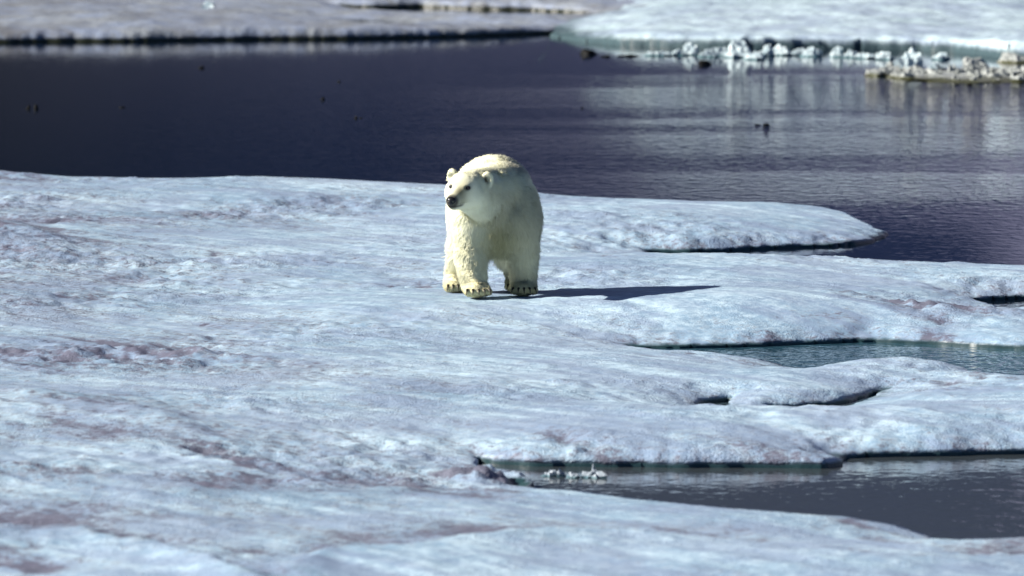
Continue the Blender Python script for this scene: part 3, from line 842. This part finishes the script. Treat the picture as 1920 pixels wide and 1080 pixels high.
def bear_tint(V):
    x, y, z = V[:, 0], V[:, 1], V[:, 2]
    c = np.tile(np.array([0.93, 0.92, 0.70]), (len(V), 1))
    def blend(m, col):
        nonlocal c
        c = c * (1 - m[:, None]) + np.array(col) * m[:, None]
    n1 = fbm(x / 0.12 + y * 2, z / 0.15 + y * 3, 801, 3)
    g = lambda cx, cy, cz, r: np.exp(-(((x - cx) ** 2 + (y - cy) ** 2 + (z - cz) ** 2) / r ** 2))
    blend(np.clip(0.35 * smooth(0.75, 0.1, z) + 0.10 * n1, 0, 1), (0.70, 0.62, 0.36))            # yellower below
    blend(np.clip(0.62 * smooth(-0.10, 0.06, x + 0.05 * n1) * smooth(0.0, -0.25, y) * smooth(1.0, 0.85, z) * smooth(0.30, 0.62, z), 0, 1), (0.46, 0.43, 0.30))      # yellowed neck and breast, darkened on the right as painted shade
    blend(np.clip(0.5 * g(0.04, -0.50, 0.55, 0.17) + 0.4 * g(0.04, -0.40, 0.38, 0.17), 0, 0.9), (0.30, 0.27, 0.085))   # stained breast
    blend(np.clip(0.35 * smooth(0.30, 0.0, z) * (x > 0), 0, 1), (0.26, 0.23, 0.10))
    blend(np.clip(0.55 * smooth(0.15, 0.02, z), 0, 1), (0.52, 0.45, 0.19))
    blend(np.clip(0.5 * smooth(0.02, 0.22, x) * smooth(0.95, 1.10, z + 0.1 * n1) * (y > -0.3), 0, 0.75), (0.26, 0.235, 0.22))   # dusty back
    q = (V - HC) @ RH.T / HS
    u, v, w = q[:, 0], q[:, 1], q[:, 2]
    head = smooth(-0.25, -0.05, u) * (y < -0.6)
    blend(head * np.clip(np.exp(-(((u - 0.23) / 0.10) ** 2 + ((v - 0.035) / 0.045) ** 2)) * 0.95 * (w > -0.085), 0, 1), (0.36, 0.33, 0.20))  # muzzle bridge
    blend(head * np.clip(smooth(0.275, 0.325, u) * 0.9, 0, 1), (0.07, 0.06, 0.05))
    mouth = np.exp(-((w + 0.100 - 0.05 * (0.3 - u)) / 0.014) ** 2) * smooth(0.17, 0.24, u)
    blend(head * mouth * 0.85, (0.05, 0.045, 0.04))
    for s in (-1, 1):
        e = np.exp(-(((u - 0.165) / 0.04) ** 2 + ((v - EYE_V * s) / 0.022) ** 2 + ((w - 0.030) / 0.018) ** 2))
        blend(head * np.clip(e * 1.3, 0, 1), (0.05, 0.045, 0.04))
        e = 1.2 * np.exp(-(((u + 0.045) / 0.022) ** 2 + ((v - 0.140 * s) / 0.020) ** 2 + ((w - 0.078) / 0.030) ** 2))
        blend(np.clip(e, 0, 1) * (y < -0.6), (0.10, 0.085, 0.06))
    return np.clip(c, 0.01, 0.95)

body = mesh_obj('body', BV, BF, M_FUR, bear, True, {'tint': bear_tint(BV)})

def make_fur(count=150000):
    tri = np.concatenate([BF[:, [0, 1, 2]], BF[:, [0, 2, 3]]])
    a, b, c = BV[tri[:, 0]], BV[tri[:, 1]], BV[tri[:, 2]]
    ar = np.linalg.norm(np.cross(b - a, c - a), axis=1)
    pick = rng.choice(len(tri), count, p=ar / ar.sum())
    r1 = np.sqrt(rng.random(count)); r2 = rng.random(count)
    w0, w1, w2 = 1 - r1, r1 * (1 - r2), r1 * r2
    t = tri[pick]
    P = BV[t[:, 0]] * w0[:, None] + BV[t[:, 1]] * w1[:, None] + BV[t[:, 2]] * w2[:, None]
    N = BN[t[:, 0]] * w0[:, None] + BN[t[:, 1]] * w1[:, None] + BN[t[:, 2]] * w2[:, None]
    N /= np.linalg.norm(N, axis=1)[:, None] + 1e-9
    q = (P - HC) @ RH.T / HS
    face = smooth(0.02, 0.16, q[:, 0]) * (P[:, 1] < -0.6)
    headm = smooth(-0.2, 0.0, q[:, 0]) * (P[:, 1] < -0.6)
    L = 0.038 + 0.032 * rng.random(count) ** 2
    L = L * (1 - 0.62 * headm) * (1 - 0.75 * face)
    L *= 0.45 + 0.55 * smooth(0.06, 0.22, P[:, 2])
    belly = (N[:, 2] < -0.3) & (P[:, 2] > 0.25) & (P[:, 1] > -0.6)
    L = np.where(belly, L * 1.9, L)
    keep = (P[:, 2] > 0.012) & (q[:, 0] < 0.305)
    ear = (np.abs(q[:, 1]) > 0.10) & (q[:, 2] > 0.06) & (P[:, 1] < -0.55)
    L = np.where(ear, 0.018, L)
    eyes = (np.abs(q[:, 0] - 0.165) < 0.035) & (np.abs(np.abs(q[:, 1]) - EYE_V) < 0.024) & (np.abs(q[:, 2] - 0.03) < 0.02)
    keep &= ~eyes
    P, N, L, face, q = P[keep], N[keep], L[keep], face[keep], q[keep]
    n = len(P)
    flow = np.tile(np.array([0.0, 0.45, -0.9]), (n, 1))
    flow = np.where(face[:, None] > 0.1, -fw[None] * 1.0, flow)
    clump = np.stack([fbm(P[:, 0] / 0.05 + P[:, 1] * 9, P[:, 2] / 0.06, 880 + k, 2) for k in range(3)], 1) * 0.55
    T = flow + clump + rng.normal(size=(n, 3)) * 0.22
    T -= (T * N).sum(1)[:, None] * N
    T /= np.linalg.norm(T, axis=1)[:, None] + 1e-9
    D = T * 0.84 + N * (0.36 + 0.28 * rng.random(n))[:, None]
    D /= np.linalg.norm(D, axis=1)[:, None]
    Sd = np.cross(D, N); Sd /= np.linalg.norm(Sd, axis=1)[:, None] + 1e-9
    wd = ((0.0035 + 0.0055 * rng.random(n) ** 2) * np.clip(L / 0.03, 0.5, 1.0))[:, None]
    base = P - N * 0.003
    v0 = base - Sd * wd; v1 = base + Sd * wd; v2 = base + D * L[:, None]
    V = np.stack([v0, v1, v2], 1).reshape(-1, 3)
    F = np.arange(3 * n).reshape(-1, 3)
    g = np.cross(v1 - v0, v2 - v0)
    fl = (g * N).sum(1) < 0
    F[fl] = F[fl][:, ::-1]
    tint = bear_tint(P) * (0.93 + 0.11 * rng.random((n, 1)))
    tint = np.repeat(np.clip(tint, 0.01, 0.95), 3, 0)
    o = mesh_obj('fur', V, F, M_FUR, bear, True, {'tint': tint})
    NN = N + 0.25 * D + rng.normal(size=(n, 3)) * 0.07 + clump * 0.52
    NN /= np.linalg.norm(NN, axis=1)[:, None]
    o.data.normals_split_custom_set_from_vertices(np.repeat(NN, 3, 0).tolist())
    o['kind'] = 'stuff'
    return o
make_fur()

def ellipsoid(c, r, R, nu=12, nv=16, fn=None):
    V = []
    for i in range(nu + 1):
        for j in range(nv):
            a = PI * i / nu; b = 2 * PI * j / nv
            p = np.array([math.cos(a), math.sin(a) * math.cos(b), math.sin(a) * math.sin(b)])
            if fn: p = fn(p)
            V.append(np.asarray(c) + (p * np.asarray(r)) @ R)
    F = []
    for i in range(nu):
        for j in range(nv):
            F.append((i * nv + j, i * nv + (j + 1) % nv, (i + 1) * nv + (j + 1) % nv, (i + 1) * nv + j))
    return np.array(V), F

def nose_shape(p):
    p = p.copy()
    p[1] *= 1.0 - 0.35 * max(0.0, -p[2])                    # narrower below
    for s in (-1, 1):                                        # nostrils
        dd = (p[1] - 0.5 * s) ** 2 + (p[2] + 0.05) ** 2
        if p[0] > 0: p[0] -= 0.45 * math.exp(-dd / 0.05)
    return p
V, F = ellipsoid(hs(0.322, 0, -0.058), (0.042, 0.046, 0.040), RH, 14, 20, nose_shape)
mesh_obj('nose', V, F, M_BLACK, bear)
for s in (-1, 1):
    V, F = ellipsoid(hs(0.150, (EYE_V - 0.004) * s, 0.029), (0.019, 0.026, 0.020), RH)
    mesh_obj('eye', V, F, M_BLACK, bear)
def claw_mesh(p0, dirv):
    """a short curved claw, tapering and bending down to the ice"""
    V = []; F = []
    side = np.cross(dirv, (0, 0, 1.0)); side /= np.linalg.norm(side)
    n = 5
    for i in range(n):
        t = i / (n - 1)
        c = p0 + dirv * (0.046 * t) + np.array([0, 0, -0.040 * t * t + 0.006 * math.sin(PI * t)])
        r = 0.0145 * (1 - 0.85 * t)
        for j in range(6):
            b = 2 * PI * j / 6
            V.append(c + side * (r * math.cos(b)) + np.array([0, 0, r * math.sin(b)]))
    for i in range(n - 1):
        for j in range(6):
            F.append((i * 6 + j, i * 6 + (j + 1) % 6, (i + 1) * 6 + (j + 1) % 6, (i + 1) * 6 + j))
    F.append(tuple(range((n - 1) * 6, n * 6)))
    return np.array(V), F
for k in PAWS:
    x, y, ang = paw_parts(k)
    R = rot_z(-ang)
    w, ln = (0.112, 0.145) if k[0] == 'f' else (0.095, 0.165)
    for i in range(5):
        t = (i - 2) / 2.0
        o = R.T @ np.array([t * w * 0.80, -ln * (0.93 - 0.16 * t * t), 0])
        dv = R.T @ np.array([t * 0.30, -1.0, 0]); dv /= np.linalg.norm(dv)
        V, F = claw_mesh(np.array([x + o[0], y + o[1], 0.060]) + dv * 0.012, dv)
        mesh_obj('claw', V, F, M_CLAW, bear)
